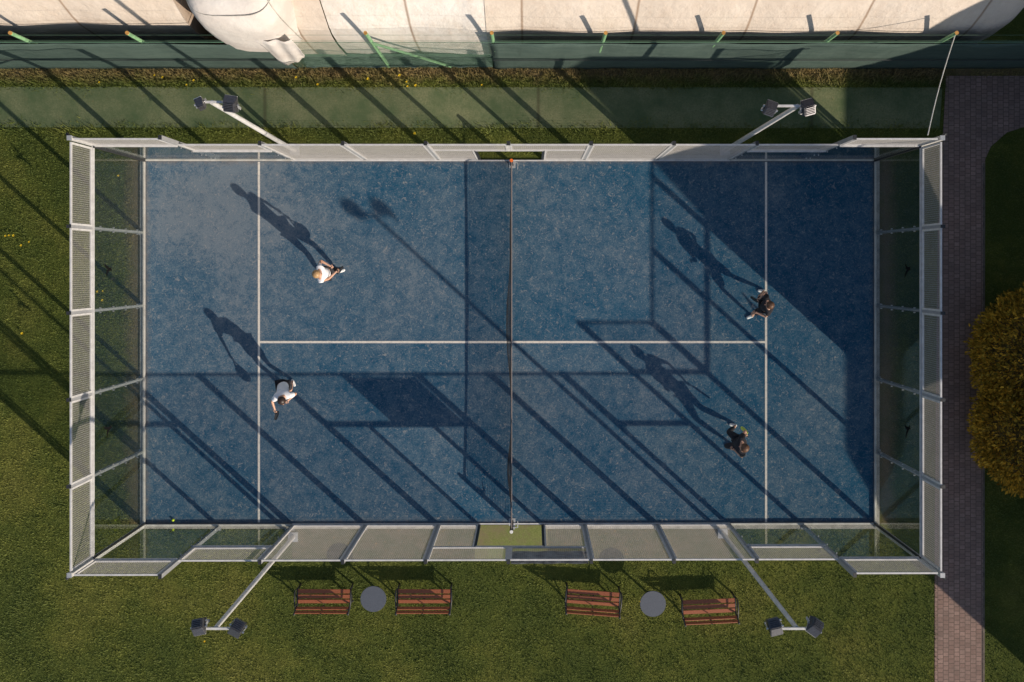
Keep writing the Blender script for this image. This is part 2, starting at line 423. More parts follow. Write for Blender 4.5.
# ------------------------------------------------------------------ court enclosure
GD = 4.98; GE = 10.03
def P(axis, sgn, u, d, z):        # u along wall, d outward from the glass plane
    return (u, sgn * (GD + d), z) if axis == 's' else (sgn * (GE + d) - (0.07 if sgn > 0 else 0), u, z)
def wbox(mb, axis, sgn, u0, u1, d0, d1, z0, z1):
    mb.box(P(axis, sgn, u0, d0, z0), P(axis, sgn, u1, d1, z1))
def post(axis, sgn, u, h, par, w=0.07, d0=0.018, d1=0.118):
    mb = MB(); wbox(mb, axis, sgn, u - w/2, u + w/2, d0, d1, 0.0, h)
    wbox(mb, axis, sgn, u - w/2 - .03, u + w/2 + .03, d0, d1 + .04, 0.05, 0.062)
    o = mb.build('post', M['post'], par)
    cp = MB(); wbox(cp, axis, sgn, u - w/2 - .004, u + w/2 + .004, d0 - .004, d1 + .004, h + .0005, h + .012); cp.build('post_cap', M['dark'], o)
    bt = MB()
    for z in (0.5, 1.2, 1.9, 2.6):
        for s_ in (-1, 1):
            a = P(axis, sgn, u + s_ * 0.055, -0.014, z); b = P(axis, sgn, u + s_ * 0.055, 0.03, z)
            bt.tube(a, b, 0.016, n=8)
    return o, bt
def glass(axis, sgn, u0, u1, z0, z1, par):
    mb = MB()
    g = 0.006
    wbox(mb, axis, sgn, u0 + g, u1 - g, 0.0, 0.010, z0 + .055, z1 - .045)
    # a pane is one sheet: keep only its inner face so light crosses one surface
    o = mb.build('glass_panel', M['glass'], par)
    bm = bmesh.new(); bm.from_mesh(o.data)
    ax = 1 if axis == 's' else 0
    bm.normal_update()
    bm.to_mesh(o.data); bm.free()
    fr = MB()
    wbox(fr, axis, sgn, u0 + .002, u1 - .002, -0.022, 0.030, 0.052, 0.105) if z0 < .01 else None
    if fr.v: fr.build('base_rail', M['rail'], par)
    tr_ = MB(); wbox(tr_, axis, sgn, u0 + .002, u1 - .002, -0.018, 0.030, z1 - .055, z1 - .004); tr_.build('top_rail', M['steel'], par)
    return o
def meshpanel(axis, sgn, u0, u1, z0, z1, par, name='mesh_panel'):
    f = 0.045; g = 0.036
    a, b = u0 + g, u1 - g
    fr = MB(); d0, d1 = 0.012, 0.052
    wbox(fr, axis, sgn, a, a + f, d0, d1, z0 + .003, z1 - .003); wbox(fr, axis, sgn, b - f, b, d0, d1, z0 + .003, z1 - .003)
    wbox(fr, axis, sgn, a + f + .0005, b - f - .0005, d0 + .001, d1 - .001, z1 - f, z1 - .003); wbox(fr, axis, sgn, a + f + .0005, b - f - .0005, d0 + .001, d1 - .001, z0 + .003, z0 + f)
    o = fr.build(name, M['steel'], par)
    w = MB(); r = 0.0018; dc = 0.030
    u = a + f + 0.025
    while u < b - f:
        wbox(w, axis, sgn, u - r, u + r, dc - r, dc + r, z0 + f, z1 - f); u += 0.05
    z = z0 + f + 0.025
    while z < z1 - f:
        wbox(w, axis, sgn, a + f, b - f, dc - 3.2 * r, dc - 1.1 * r, z - r, z + r); z += 0.05
    w.build('wire_mesh', M['wire'], o)
    return o
BIRD = [(0.0, 0.02), (0.03, 0.10), (0.10, 0.19), (0.17, 0.22), (0.13, 0.15), (0.085, 0.06), (0.06, -0.02), (0.035, -0.09), (0.055, -0.19), (0.01, -0.16), (-0.035, -0.21), (-0.03, -0.10), (-0.06, -0.02), (-0.10, 0.04), (-0.16, 0.07), (-0.20, 0.06), (-0.14, 0.10), (-0.07, 0.09), (-0.02, 0.07)]
def decal(axis, sgn, u, z, par, rot):
    mb = MB(); c, s_ = math.cos(rot), math.sin(rot)
    pts = [P(axis, sgn, u + (x * c - y * s_), -0.003, z + (x * s_ + y * c)) for x, y in BIRD]
    pt2 = [P(axis, sgn, u + (x * c - y * s_), -0.001, z + (x * s_ + y * c)) for x, y in BIRD]
    n = len(BIRD)
    mb.add(pts + pt2, [tuple(range(n)), tuple(range(n, 2 * n))] + [(i, (i + 1) % n, n + (i + 1) % n, n + i) for i in range(n)])
    mb.build('bird_decal', M['decal'], par)

# end walls
for sgn, lab in ((-1, 'left end wall of glass and white mesh standing on open lawn, fully sunlit'), (1, 'right end wall of glass and white mesh beside the brick path, mostly in shade')):
    w = thing('court_end_wall', lab, 'glass wall', (sgn * GE, 0, 0), 0, 'glass and mesh walls of the blue court')
    us = [-4.98, -3, -1, 1, 3, 4.98]
    for u in us:
        if abs(u) > 4:
            ex = -0.07 if sgn > 0 else 0.0
            mb = MB(); mb.box((sgn * 10.035 + ex, math.copysign(4.985, u), 0), (sgn * 10.135 + ex, math.copysign(5.085, u), 4.0))
            o = mb.build('corner_post', M['steel'], w)
            MB().box((sgn * 10.030 + ex, math.copysign(4.980, u), 4.0005), (sgn * 10.140 + ex, math.copysign(5.090, u), 4.02)).build('post_cap', M['steel_grey'], o)
            MB().box((sgn * 10.027 + ex, math.copysign(4.977, u), 0.06), (sgn * 9.985 + ex, math.copysign(4.935, u), 3.0)).build('corner_shade_strip', M['dark'], o)  # dark strip stands in for shade on the post's inner side
            tb = MB(); tb.tube((sgn * 10.135 + ex, math.copysign(5.085, u), 3.9), (sgn * 10.20 + ex, math.copysign(5.15, u), 3.9), .04, n=10); tb.build('clamp', M['dark'], o)
        else:
            o, bt = post('e', sgn, u, 4.0, w); bt.build('bolt', M['bolt'], o)
    for i in range(5):
        gp = glass('e', sgn, us[i], us[i + 1], 0, 3, w)
        meshpanel('e', sgn, us[i], us[i + 1], 3.0, 4.0, w)
        if i in (1, 3): decal('e', sgn, (us[i] + us[i + 1]) / 2, 2.2, gp, (0.2, 0, 2.6, 2.9)[(i // 3) + (2 if sgn > 0 else 0)])
# side walls
for sgn, lab in ((-1, 'long side wall of glass and mesh facing the benches, with a door opening at the net'), (1, 'long side wall of glass and mesh facing the green turf walkway, with a door opening at the net')):
    w = thing('court_side_wall', lab, 'glass wall', (0, sgn * GD, 0), 0, 'glass and mesh walls of the blue court')
    for u in range(-8, 9, 2):
        h = 4.0 if abs(u) == 8 else 3.0
        if u == 0:
            mb = MB(); wbox(mb, 's', sgn, -0.04, 0.04, 0.018, 0.118, 2.0, 3.0); o = mb.build('post', M['steel'], w)
            cp = MB(); wbox(cp, 's', sgn, -0.045, 0.045, 0.014, 0.122, 3.0005, 3.012); cp.build('post_cap', M['dark'], o)
        else:
            o, bt = post('s', sgn, u, h, w)
            if abs(u) >= 6: bt.build('bolt', M['bolt'], o)
    for s2 in (-1, 1):
        def U(a, b): return tuple(sorted((s2 * a, s2 * b)))
        a, b = U(8, 10.02 if s2 < 0 else 9.95); glass('s', sgn, a, b, 0, 3, w); meshpanel('s', sgn, a, b, 3, 4, w)
        a, b = U(6, 8); glass('s', sgn, a, b, 0, 2, w); meshpanel('s', sgn, a, b, 2, 3, w)
        a, b = U(4, 6); meshpanel('s', sgn, a, b, 0.052, 3, w)
        a, b = U(2, 4); meshpanel('s', sgn, a, b, 0.052, 3, w)
        a, b = U(0, 2); meshpanel('s', sgn, a, b, 2, 3, w)
        a, b = U(0.86, 2); meshpanel('s', sgn, a, b, 0.052, 2, w)
        jb = MB(); a, b = U(0.83, 0.90); wbox(jb, 's', sgn, a, b, 0.014, 0.06, 0.05, 2.0); jb.build('door_jamb', M['dark'], w)
    # low base rail under the mesh bays and the door threshold
    br_ = MB(); wbox(br_, 's', sgn, -6.0, 6.0, -0.022, 0.010, 0.0225, 0.050); br_.build('threshold', M['steel'], w)
    ld = MB(); wbox(ld, 's', sgn, -0.86, 0.86, 0.006, 0.05, 1.945, 2.0); ld.build('door_lintel', M['steel'], w)
    if sgn < 0:
        bn = MB(); N = 24
        for i in range(N + 1):
            u = 0.06 + (1.94 - 0.06) * i / N
            for z in (2.03, 2.35, 2.68, 2.98):
                bn.v.append(P('s', sgn, u, 0.125 + 0.008 * math.sin(u * 9 + z * 4), z))
        for i in range(N):
            for k in range(3): bn.f.append((i*4+k, (i+1)*4+k, (i+1)*4+k+1, i*4+k+1))
        b = bn.build('banner', M['banner'], w); sm = b.modifiers.new('s', 'SOLIDIFY'); sm.thickness = 0.003
        b['label'] = 'dark printed banner tied behind the mesh over the door opening'

for o in col.objects:
    if o.name.startswith('court_side_wall') and o.location.y < 0: o.rotation_euler.z = R(0.13)
# ------------------------------------------------------------------ net
net = thing('padel_net', 'long dark net stretched across the middle of the blue court', 'net', (0.03, 0, 0.022))
def sag(y): return 0.885 - 0.045 * (1 - (y / 4.88) ** 2)
def bow(y): return 0.03 - 0.15 * math.exp(-((y - 0.5) / 1.5) ** 2) - 0.12 * math.exp(-((y + 3.4) / 0.8) ** 2) - 0.05 * math.exp(-((y - 3.1) / 0.8) ** 2)
cw = 0.0034
nm = MB(); ys = np.arange(-4.84, 4.85, 0.045)
for y in ys:
    y = float(y)
    nm.path([(0.03 + (bow(y) - .03) * math.sin(math.pi * q / 6), y, 0.03 + (sag(y) - .05) * q / 6) for q in range(7)], cw * 1.1, 4)
for k in range(1, 20):
    z = k * 0.045
    yy = np.linspace(-4.84, 4.84, 30)
    pts = [(0.03 + (bow(float(a)) - 0.03) * math.sin(math.pi * min(1, z / .86)) , float(a), z) for a in yy]
    nm.path(pts, cw * 1.2, 4)
nm.build('net_mesh', M['netcord'], net)
tp = MB(); yy = np.linspace(-4.88, 4.88, 60)
for (xa, xb, nm_, mt, dz) in ((-0.022, -0.001, 'top_tape', 'tapedark', -0.004), (0.0, 0.012, 'tape_edge', 'tape', 0.0)):
    tp = MB()
    for y in yy:
        y = float(y); z = sag(y); xo = 0.033
        tp.v += [(xo + xa, y, z - .035 + dz), (xo + xb, y, z - .035 + dz), (xo + xb, y, z + dz), (xo + xa, y, z + dz)]
    for i in range(len(yy) - 1):
        for k in range(4): tp.f.append((i*4+k, i*4+(k+1) % 4, (i+1)*4+(k+1) % 4, (i+1)*4+k))
    tp.f += [(0, 1, 2, 3), tuple(len(tp.v) - 4 + k for k in range(4))]
    tp.build(nm_, M[mt], net)
for sgn in (-1, 1):
    y = 4.93 * sgn if sgn < 0 else 4.87
    o = MB().box((-0.01, y - .04, .022), (0.07, y + .04, 0.93)).build('net_post', M['dark'], net)
    MB().tube((0.03, y, .93), (0.03, y, .965), .045, n=14).build('post_cap', M['netorange'] if sgn > 0 else M['lens'], o)
    MB().box((-0.06, y - .10, .0222), (0.12, y + .10, .034)).build('base_plate', M['steel_grey'], o)
    cr = MB(); cr.box((0.0705, y - sgn * .02 - .035, .55), (0.12, y - sgn * .02 + .035, .68)); cr.tube((0.12, y - sgn * .02, .62), (0.19, y - sgn * .02, .62), .012); cr.tube((0.19, y - sgn*.02, .62), (0.19, y - sgn * .20, .66), .012)
    cr.build('winch', M['steel_grey'], o)

# ------------------------------------------------------------------ floodlights
def floodlight(base, top, lamps, label, brace=True):
    f = thing('floodlight_mast', label, 'floodlight', (base[0], base[1], 0), 0, 'floodlight masts of the court')
    B = Vector((base[0], base[1], 0.0)); T = Vector(top)
    mb = MB(); mb.tube(B, T, 0.062, 0.048, n=12); mb.build('pole', M['steel'], f, smooth=False)
    MB().box((B.x - .13, B.y - .13, 0.0), (B.x + .13, B.y + .13, .055)).build('base_plate', M['steel_grey'], f)
    xs = [T.x + l[0] for l in lamps]
    arm = MB(); arm.beam((min(xs + [T.x - .08]), T.y, T.z + .03), (max(xs + [T.x + .08]), T.y, T.z + .03), .045, .045); arm.build('crossarm', M['steel'], f)
    for dx, dy, yaw, w, tilt in lamps:
        m = Matrix.Translation((T.x + dx, T.y + dy, T.z + 0.06)) @ Matrix.Rotation(yaw, 4, 'Z') @ Matrix.Rotation(tilt, 4, 'X')
        # housing: tapered tub, lens on its underside/front (local -Z), fins on its back
        h = MB(); a, b, dz = w / 2, w * 0.68, 0.17
        vs = [(-a,-b,-.02),(a,-b,-.02),(a,b,-.02),(-a,b,-.02),(-a*.86,-b*.50,dz),(a*.86,-b*.50,dz),(a*.86,b*.62,dz),(-a*.86,b*.62,dz)]
        h.add([m @ Vector(v) for v in vs], [(0,3,2,1),(4,5,6,7),(0,1,5,4),(1,2,6,5),(2,3,7,6),(3,0,4,7)])
        ho = h.build('lamp_head', M['lampgrey'], f, bevel=0.012)
        ln = MB(); ln.add([m @ Vector(v) for v in [(-a*.93,-b*.93,-.032),(a*.93,-b*.93,-.032),(a*.93,b*.93,-.032),(-a*.93,b*.93,-.032),(-a*.93,-b*.93,-.021),(a*.93,-b*.93,-.021),(a*.93,b*.93,-.021),(-a*.93,b*.93,-.021)]], [(0,3,2,1),(4,5,6,7),(0,1,5,4),(1,2,6,5),(2,3,7,6),(3,0,4,7)])
        ln.build('lens', M['lens'], ho)
        br = MB()
        for s_ in (-1, 1):
            br.beam(m @ Vector((s_ * (a + .015), 0, .06)), m @ Vector((s_ * (a + .015), b * .75, -.10)), .012, .05)
        br.beam(m @ Vector((-a - .015, b * .75, -.10)), m @ Vector((a + .015, b * .75, -.10)), .012, .05)
        br.build('bracket', M['steel_grey'], ho)
        fn = MB()
        for k in range(5):
            yk = -b * .38 + k * b * .2
            q = [m @ Vector((s1 * a * .7, yk + s2 * .008, z_)) for z_ in (dz + .0005, dz + .022) for s1, s2 in ((-1,-1),(1,-1),(1,1),(-1,1))]
            fn.add(q, [(0,3,2,1),(4,5,6,7),(0,1,5,4),(1,2,6,5),(2,3,7,6),(3,0,4,7)])
        fn.build('cooling_fins', M['lampgrey'], ho)
        for s_, yy_ in ((1, -b * .2), (1, b * .45), (-1, -b * .1)):
            kn = MB(); kn.tube(m @ Vector((s_ * a, yy_, .05)), m @ Vector((s_ * (a + .04), yy_, .05)), .022, n=8); kn.build('knob', M['bolt'], ho)
    return f
floodlight((-5.97, -5.34), (-5.92, -5.33, 6.3), [(-.30, .05, R(12), .26, R(-38)), (.46, .02, R(-28), .26, R(-38))], 'floodlight mast by the left pair of benches, two grey lamp heads', )
floodlight((5.80, -5.24), (5.98, -5.33, 6.3), [(-.47, .05, R(14), .27, R(-38)), (.33, .05, R(-36), .27, R(-38))], 'floodlight mast by the right pair of benches, two grey lamp heads')
floodlight((-5.93, 5.25), (-6.0, 5.44, 6.3), [(-.22, .0, R(205), .17, R(-60)), (.42, -.04, R(172), .27, R(-34))], 'sunlit floodlight mast over the turf walkway on the left, nearest the bulging tent')
floodlight((5.86, 5.25), (6.0, 5.36, 6.3), [(-.58, -.05, R(160), .24, R(-36)), (.18, -.03, R(195), .26, R(-34))], 'shaded floodlight mast over the turf walkway on the right')

# ------------------------------------------------------------------ benches and tables
def make_bench():
    b = thing('park_bench', '', 'bench')
    def slat(y, z, w, th, tilt, name, x=.70):
        mb = MB(); c, s_ = math.cos(tilt), math.sin(tilt)
        # slat running along x, width w along (0,c,s)
        hw, ht = w / 2, th / 2; vs = []
        for X in (-x, x):
            for a, d in ((-hw,-ht),(hw,-ht),(hw,ht),(-hw,ht)): vs.append((X, y + a * c - d * s_, z + a * s_ + d * c))
        mb.add(vs, [(0,1,2,3),(7,6,5,4),(0,4,5,1),(1,5,6,2),(2,6,7,3),(3,7,4,0)])
        return local(mb.build(name, M['wood'], bevel=0.004), b)
    # bench faces +y; seat y from +.24 (front) to -.14, back leaning to -y
    slat(.19, .442, .11, .028, R(-6), 'seat_slat'); slat(.055, .45, .105, .028, R(2), 'seat_slat'); slat(-.075, .45, .105, .028, R(4), 'seat_slat')
    slat(-.20, .66, .115, .026, R(110), 'back_slat'); slat(-.255, .83, .115, .026, R(107), 'back_slat')
    for s_ in (-1, 1):
        X = s_ * .715
        f = MB()
        f.path([(X, .27, 0), (X, .25, .2), (X, .24, .42)], .027, 8)
        f.path([(X, -.20, 0), (X, -.14, .2), (X, -.13, .42)], .027, 8)
        f.path([(X, .26, .42), (X, .05, .425), (X, -.13, .42), (X, -.20, .60), (X, -.30, .90)], .027, 8)
        f.path([(X, .0, .42), (X, .05, .25), (X, -.13, .12)], .012, 6)
        local(f.build('leg', M['dark'], smooth=True), b)
        a = MB(); a.path([(X + s_*.02, .25, .42), (X + s_ * .03, .27, .58), (X + s_ * .035, .20, .655), (X + s_ * .035, .0, .66), (X + s_ * .02, -.225, .67)], [.014, .016, .02, .022, .016], 8)
        local(a.build('armrest', M['dark'], smooth=True), b)
    m = MB(); m.box((-.02, -.15, .415), (.02, .23, .432)); m.beam((0, -.16, .50), (0, -.285, .90), .035, .010, (0, 1, 0))
    local(m.build('centre_strap', M['dark']), b)
    return b
bench = make_bench()
bd = [(-5.05, -6.90, 0, 'leftmost red wooden bench on the lawn, black iron arms'),
      (-2.34, -6.90, 0, 'red wooden bench just right of the left grey round table'),
      (2.22, -6.94, -4.2, 'red wooden bench tilted slightly clockwise, left of the right grey round table'),
      (5.36, -7.17, 2.6, 'rightmost red wooden bench, turned a little and set farther from the court')]
for i, (x, y, a, lab) in enumerate(bd):
    o = bench if i == 0 else copy_tree(bench)
    o.location = (x, y, 0); o.rotation_euler = (0, 0, R(a)); o.scale = (1, 1, .82); o['label'] = lab; o['group'] = 'red wooden benches on the lawn'
def make_table():
    t = thing('round_table', '', 'table')
    local(MB().cyl((0, 0), .345, .665, .69, 48).build('tabletop', M['table'], bevel=.004), t)
    local(MB().cyl((0, 0), .032, .02, .665, 16).build('pedestal', M['dark']), t)
    local(MB().cyl((0, 0), .085, .0, .02, 32).build('foot', M['dark'], bevel=.003), t)
    return t
tb = make_table()
for i, (x, y, lab) in enumerate([(-3.66, -6.80, 'small round grey table between the two left benches'), (3.80, -6.93, 'small round grey table between the two right benches')]):
    o = tb if i == 0 else copy_tree(tb)
    o.location = (x, y, 0); o['label'] = lab; o['group'] = 'round grey tables on the lawn'

# ------------------------------------------------------------------ fence behind
FY = 7.53
fence = thing('tennis_fence', 'tall green fence with wind screens along the turf walkway and the tent', 'fence', (0, FY, 0))
px_ = [-14.45, -11.70, -8.95, -6.18, -3.35, -0.38, 2.30, 5.07, 7.75, 10.55]
for i, x in enumerate(px_):
    ht = 3.55
    p = MB().tube((x, FY + .035, 0), (x, FY + .035, ht), .045, n=10).build('fence_post', M['postgreen'], fence)
    MB().tube((x, FY + .035, ht + .001), (x, FY + .035, ht + .03), .046, n=10).build('post_cap', M['orange'], p)
br = MB(); br.tube((-3.35, FY + .05, 2.5), (-1.65, FY + .02, 0.05), .035, n=8); br.build('brace', M['postgreen'], fence)
for (x0, x1) in ((-24, -5.85), (-0.45, 26)):
    n = int((x1 - x0) * 5); s_ = MB()
    zs = [0.03, .3, .7, 1.25, 1.3, 1.9, 2.5, 2.8]
    for i in range(n + 1):
        x = x0 + (x1 - x0) * i / n
        for k, z in enumerate(zs):
            b = 0.035 * math.sin(x * 2.3 + z) + 0.03 * math.sin(x * 5.1 - z * 2) + 0.02 * noise.noise((x * 1.3, z * 2, 0))
            b *= (0.15 if z > 2.7 or 1.2 < z < 1.35 or z < .4 else .6)
            zz = z + (0.03 * math.sin(x * 1.7) if z > 2.7 else 0)
            if x1 < 0 and z > 2.4: zz -= 0.12 * math.exp(-((x + 7.0) / .6) ** 2)
            s_.v.append((x, FY - 0.03 + b, zz))
    K = len(zs)
    for i in range(n):
        for k in range(K - 1): s_.f.append((i*K+k, (i+1)*K+k, (i+1)*K+k+1, i*K+k+1))
    o = s_.build('wind_screen', M['screen'], fence, smooth=True); sm = o.modifiers.new('s', 'SOLIDIFY'); sm.thickness = 0.006
    rl = MB(); rl.tube((x0, FY + .0, 2.83), (x1, FY + .0, 2.83), .014, n=6); rl.build('rail', M['greenwire'], fence)
    rl = MB(); rl.tube((x0, FY - .085, 1.28), (x1, FY - .085, 1.28), .013, n=6); rl.build('tension_wire', M['dark'], fence)
# chain link of the open bay and above the screens
cl = MB()
def link(x0, x1, z0, z1, p=0.07, r=0.0022):
    hh = z1 - z0; x = x0 - hh
    while x < x1:
        for s_ in (1, -1):
            a = (x, z0) if s_ > 0 else (x, z1); b = (x + hh, z1) if s_ > 0 else (x + hh, z0)
            ta = max(0, (x0 - a[0]) / hh); tb_ = min(1, (x1 - a[0]) / hh)
            if tb_ > ta:
                A = (a[0] + hh * ta, FY, a[1] + (b[1] - a[1]) * ta); B = (a[0] + hh * tb_, FY, a[1] + (b[1] - a[1]) * tb_)
                cl.tube(A, B, r, n=3, caps=False)
        x += p
link(-5.85, -0.45, 0.0, 2.8)
cl.build('chain_link', M['greenwire'], fence)
wr = MB()
for z in (3.0, 3.5): wr.tube((-24, FY, z), (26, FY, z), .003, n=4)
wr.tube((-5.85, FY, 2.83), (-.45, FY, 2.83), .008, n=4); wr.tube((-5.85, FY, 1.5), (-.45, FY, 1.5), .008, n=4)
wr.build('tension_wire', M['greenwire'], fence)
# bundled green net at the foot of the open bay
bd_ = MB()
for (yo, zo, r, ph) in ((0.22, .42, .09, 0), (0.16, .20, .12, 2), (.08, .10, .09, 4)):
    pts = []; rs = []
    for i in range(60):
        x = -5.6 + 5.1 * i / 59
        pts.append((x, FY + yo + .05 * noise.noise((x * 2, ph, 0)), zo + .08 * noise.noise((x * 3, ph, 5)))); rs.append(r * (1 + .5 * noise.noise((x * 4, ph, 9))))
    bd_.path(pts, rs, 10)
bd_.build('bundled_net', M['screen'], fence)
cbl = MB(); A = Vector((10.55, FY + .02, 3.5)); B = Vector((9.68, 5.10, 4.0))
cbl.path([A.lerp(B, i / 12) - Vector((0, 0, .10 * math.sin(math.pi * i / 12))) for i in range(13)], .011, 5)
tag(cbl.build('power_cable', M['cable']), 'thin white cable strung from the green fence to the court corner', 'cable')

# ------------------------------------------------------------------ air dome
prof = [(0.30, 0), (.26, .8), (.27, 1.6), (.33, 2.3), (.42, 2.7), (.58, 3.15), (.72, 3.5), (.88, 3.9), (1.15, 4.4), (1.6, 5.1), (2.3, 5.9), (3.3, 6.8), (5, 7.8), (7.5, 8.7), (11, 9.3), (15, 9.5)]
dome = thing('air_dome', 'huge beige air supported sports dome behind the green fence', 'sports dome', (-10, FY + 15, 0))
XE = 13.1; RAD = 1.6
def dome_part(x0, x1, mat, end=0, off=0.0, label=None):
    mb = MB(); cols = []
    n = int((x1 - x0) / 0.18) + 1
    for i in range(n + 1):
        x = x0 + (x1 - x0) * i / n
        cols.append(('s', x))
    if end:
        for k in range(1, 28): cols.append(('c', k / 28 * math.pi / 2))
    K = len(prof)
    for kind, v in cols:
        for d, z in prof:
            if kind == 's':
                ph = ((v + 31.3) / 2.75 + 0.5) % 1.0
                sc = 0.05 * (abs(math.sin(math.pi * ph)) - .6)
                skew = 0.03 * (v + 14) / 28 * 3
                yy = FY + d - sc - off + (0.20 if v < -6.8 else 0.0) - (0.0 if v < -1 else 0.05)
                w = .035 * noise.noise((v * .8, z * .9, 1.3))
                mb.v.append((v, yy + w, z))
            else:
                # rounded end: super-ellipse corner of 3 m growing inward with height
                rad = RAD
                cx, cy = x1, FY - .05 + rad + .26
                a = -math.pi / 2 + v
                rr = rad - (d - .26)
                if rr < 0: rr = 0
                mb.v.append((cx + rr * math.cos(a), cy + rr * math.sin(a) + max(0, (d - .26) - rad), z))
    if end:
        for k in range(40):   # east end running back
            yb = FY + rad_end + k * .6
            for d, z in prof: mb.v.append((x1 + RAD - (d - .26), yb, z))
        cols += [None] * 40
    for i in range(len(cols) - 1):
        for k in range(K - 1): mb.f.append((i*K+k, (i+1)*K+k, (i+1)*K+k+1, i*K+k+1))
    o = mb.build('membrane_panel', mat, dome, smooth=True)
    if label: o['label'] = label
    return o
rad_end = RAD + .21
dome_part(-40, -7.95, M['mem_beige'], label='stained beige membrane left of the white bulge')
dome_part(-5.55, -4.40, M['mem_beige'], label='beige membrane strip between bulge and white section', off=0.05)
dome_part(-4.40, -0.55, M['mem_white'], label='clean white membrane section behind the open fence bay', off=-0.02)
dome_part(-0.55, XE - RAD, M['mem_beige'], end=1, label='beige membrane with the rounded corner of the dome')
gp_ = MB()      # recessed wall closing the dome behind the entrance lobe
K = len(prof)
for x, o_ in ((-7.95, 0.0), (-7.90, 1.3), (-5.60, 1.3), (-5.55, 0.0)):
    for d, z in prof: gp_.v.append((x, FY + d + o_ * (1 if z < 6.5 else 0) + (.20 if x < -7.93 else 0), z))
for i in range(3):
    for k in range(K - 1): gp_.f.append((i*K+k, (i+1)*K+k, (i+1)*K+k+1, i*K+k+1))
gp_.build('recessed_wall', M['mem_beige'], dome)
rf = MB(); rf.add([(-40, FY + 14.5, 9.45), (-3, FY + 14.5, 9.45), (-3, FY + 30, 9.2), (-40, FY + 30, 9.2)], [(0,1,2,3)])
# bulging entrance
def ellipsoid(c, r, nu=48, nv=28, warp=None, power=1.0):
    mb = MB()
    for j in range(nv + 1):
        th = math.pi * j / nv
        for i in range(nu):
            a = 2 * math.pi * i / nu
            d = Vector((math.sin(th) * math.cos(a), math.sin(th) * math.sin(a), math.cos(th)))
            d = Vector([math.copysign(abs(q) ** (power if not isinstance(power, tuple) else power[i_]), q) for i_, q in enumerate(d)])
            k = warp(d) if warp else 1
            mb.v.append((c[0] + r[0] * d.x * k, c[1] + r[1] * d.y * k, c[2] + r[2] * d.z * k))
    for j in range(nv):
        for i in range(nu): mb.f.append((j*nu+i, j*nu+(i+1) % nu, (j+1)*nu+(i+1) % nu, (j+1)*nu+i))
    return mb
bul = thing('inflated_entrance', 'white bulging inflated lobe leaning over the green fence beside the dome', 'inflatable', (-5.98, 9.3, 0))
ellipsoid((-6.20, 9.56, 3.1), (1.19, 2.12, 2.0), 64, 40, lambda d: 1 + .02 * noise.noise(d * 3), (0.48, 0.60, 0.42)).build('lobe', M['mem_bulge'], bul, smooth=True)
sb = MB()
def ell_pt(u, th, k=1.004):
    d = Vector((math.sin(th) * math.cos(u), math.sin(th) * math.sin(u), math.cos(th))); d = Vector([math.copysign(abs(q) ** (.48, .60, .42)[i_], q) for i_, q in enumerate(d)])
    return (-6.20 + 1.19 * d.x * k, 9.56 + 2.12 * d.y * k, 3.1 + 2.0 * d.z * k)
sb.path([ell_pt(R(180 + 180 * i / 30), R(56)) for i in range(31)], .012, 6)
sb.path([ell_pt(R(312), R(8 + 140 * i / 30)) for i in range(31)], .014, 6)
sb.build('seam', M['kerb'], bul, smooth=True)
fl = MB(); N = 30
for i in range(N + 1):
    x = -6.00 + 0.85 * i / N
    zt = 3.35; zb = float(np.interp(x, [-6.10, -6.04, -5.95, -5.86, -5.7, -5.5, -5.25, -5.08], [2.2, 1.6, 1.15, 1.0, 1.05, 1.35, 1.7, 2.3]))
    for k in range(7):
        z = zt + (zb - zt) * k / 6
        fl.v.append((x, FY - .09 + .025 * math.sin(i * .45 + k * .5) + .02 * noise.noise((x * 4, z * 3, 0)) - .04 * k / 6, z))
for i in range(N):
    for k in range(6): fl.f.append((i*7+k, (i+1)*7+k, (i+1)*7+k+1, i*7+k+1))
o = fl.build('flap', M['mem_bulge'], bul, smooth=True); sm = o.modifiers.new('s', 'SOLIDIFY'); sm.thickness = .006

